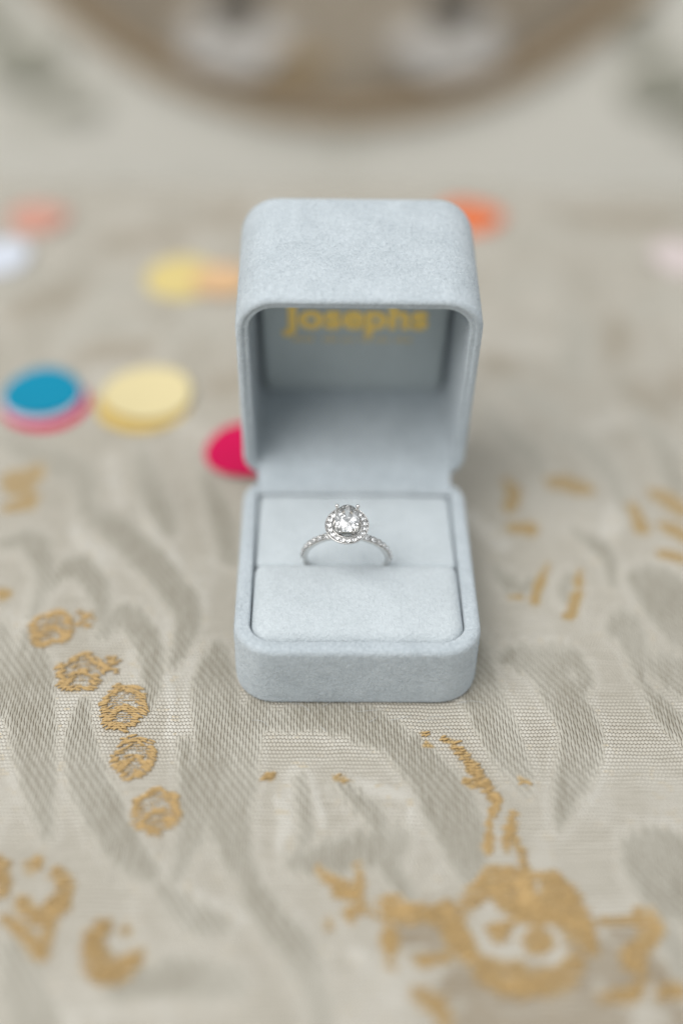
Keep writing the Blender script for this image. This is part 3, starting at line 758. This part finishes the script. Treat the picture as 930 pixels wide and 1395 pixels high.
confetti(-85.0, 107.2, 11.2, (.80, .76, .84), 'white round confetti between the blue piece on top and the pink one below', .75, curl=.3, seed=2)
confetti(-85.3, 108.0, 10.7, (.004, .25, .40), 'teal blue round confetti on top of a small confetti pile', 1.5, curl=.9, seed=3)
confetti(-57.2, 105.4, 13.0, (.66, .48, .16), 'deep yellow round confetti lying under a paler yellow piece', -.15, curl=.3, seed=4)
confetti(-56.2, 109.2, 12.4, (.73, .63, .36), 'pale yellow round confetti lying on a deeper yellow piece', .75, curl=1.1, seed=5)
confetti(-27.3, 84.6, 11.2, PINK, 'single hot pink round confetti half hidden behind the ring box', -.15, curl=1.6, seed=6)
confetti(-51.5, 171.0, 12.2, YEL, 'yellow round confetti overlapped by a peach orange piece', -.15, curl=.5, seed=7)
confetti(-39.5, 168.5, 9.0, (.70, .46, .26), 'peach orange round confetti overlapping a yellow piece', .65, curl=.5, seed=8)
confetti(-103.5, 208, 10.0, (.62, .32, .25), 'salmon round confetti near the foot of the backrest', -.15, seed=9)
confetti(-113.5, 183, 11.5, (.64, .68, .76), 'bluish white round confetti lying alone on the cloth', -.15, seed=10)
confetti(43, 212, 11.0, ORG, 'bright orange round confetti lying behind the ring box lid', -.15, seed=11)
confetti(111, 187, 11.0, (.66, .575, .56), 'pale pink round confetti lying alone on the cloth', -.15, seed=12)

# ------------------------------------------------------------------ upholstered chair back beyond the table
back = empty('chair_backrest', (3, 503, -480)); back.rotation_euler = (R(-5.7), 0, 0)
tag(back, 'cream upholstered chair back with brown round medallion and pale flowers', 'chair back')
def fabric(name, a, b, c3, s1, lo, hi):
    mt, nt, bs = new_mat(name); oc = objcoord(nt)
    n1 = noise(nt, oc, s1, 3, .55, .6); n2 = noise(nt, oc, 500, 3)
    cc = mix(nt, n1.step(lo, hi), a, b)
    nt.links.new(mix(nt, n2 * .4, cc, c3), bs.inputs['Base Color']); bs.inputs['Roughness'].default_value = .8
    bump(nt, n2, bs, .0004, .6); return mt
M_cream = fabric('cream_damask', (.80, .77, .69), (.62, .60, .515), (.70, .67, .585), 13, .55, .68)
M_brown = fabric('brown_tapestry', (.30, .25, .19), (.44, .38, .30), (.26, .205, .14), 11, .35, .7)
BWd, BH = 420, 900
bl = []
for i, yy in ((16, 0), (6, 4), (1.5, 12), (0, 24), (0, 44), (1.5, 56), (6, 64), (16, 68)):
    bl.append([(px, -34 + yy, pz) for px, pz in rrect(-BWd + i, BWd - i, i, BH - i, [60] * 4, 8, 6)])
link('cover', mesh('cover', *loft(bl[::-1], True, True)), M_cream, back)
def disc_front(name, cx, cz, rx, rz, y0, bulge, mat, parent, n=96, rim=2.0):
    L = []
    for f, d in ((1.0, 1.2), (1.0, -1.0), (1 - rim / rx, -2.2), (.85, -2.2 - bulge * .3), (.6, -2.2 - bulge * .7), (.3, -2.2 - bulge * .95), (.02, -2.2 - bulge)):
        L.append([(cx + rx * f * math.cos(2 * math.pi * k / n), y0 + d, cz + rz * f * math.sin(2 * math.pi * k / n)) for k in range(n)])
    return link(name, mesh(name, *loft(L, True, True)), mat, parent)
MZ, MR = 480 + 121, 219
med = disc_front('medallion', 0, MZ, MR, MR, -34, 4, M_brown, back)
rim = [(MR * math.sin(2 * math.pi * k / 128), -36, MZ + MR * math.cos(2 * math.pi * k / 128)) for k in range(129)]
link('braid_trim', mesh('braid_trim', *tube(rim, 7.0, 8, False)), thread('braid', (.33, .235, .13), (.25, .17, .09)), med)
M_pet = paper('petal_thread', (.66, .635, .60)); M_mid = paper('taupe_thread', (.45, .40, .335)); M_dk = paper('dark_thread', (.10, .095, .085)); M_och = paper('ochre_thread', (.42, .30, .16))
for fx, sg in ((-58, 1), (58, -1)):
    fz = 480 - 61
    disc_front('petal', fx + 3 * sg, fz + 5, 37, 19, -38.5, .8, M_mid, med, 32, 2)
    for j, (ox, oz, rx, rz) in enumerate(((-14, -2, 15, 9), (3, -6, 16, 9), (18, 4, 12, 8), (-19, 11, 9, 7))):
        disc_front('petal', fx + ox * sg, fz + oz, rx, rz, -40.0 - .3 * j, 1, M_pet, med, 24, 2)
    disc_front('flower_centre', fx + 1, 480 - 37, 13, 10, -41.6, 1.2, M_dk, med, 24, 2)
disc_front('leaf', -28, 480 - 68, 21, 8, -38.6, .8, M_och, med, 24, 2)
M_leaf = paper('sage_thread', (.40, .39, .32))
for lx, lz, rx, rz in ((-176, -72, 24, 15), (-150, -95, 15, 8), (182, -80, 24, 16), (166, -52, 12, 8), (-196, -45, 16, 12), (206, -100, 16, 10)):
    disc_front('leaf', lx, 480 + lz, rx, rz, -34.3, .8, M_leaf, back, 24, 2)
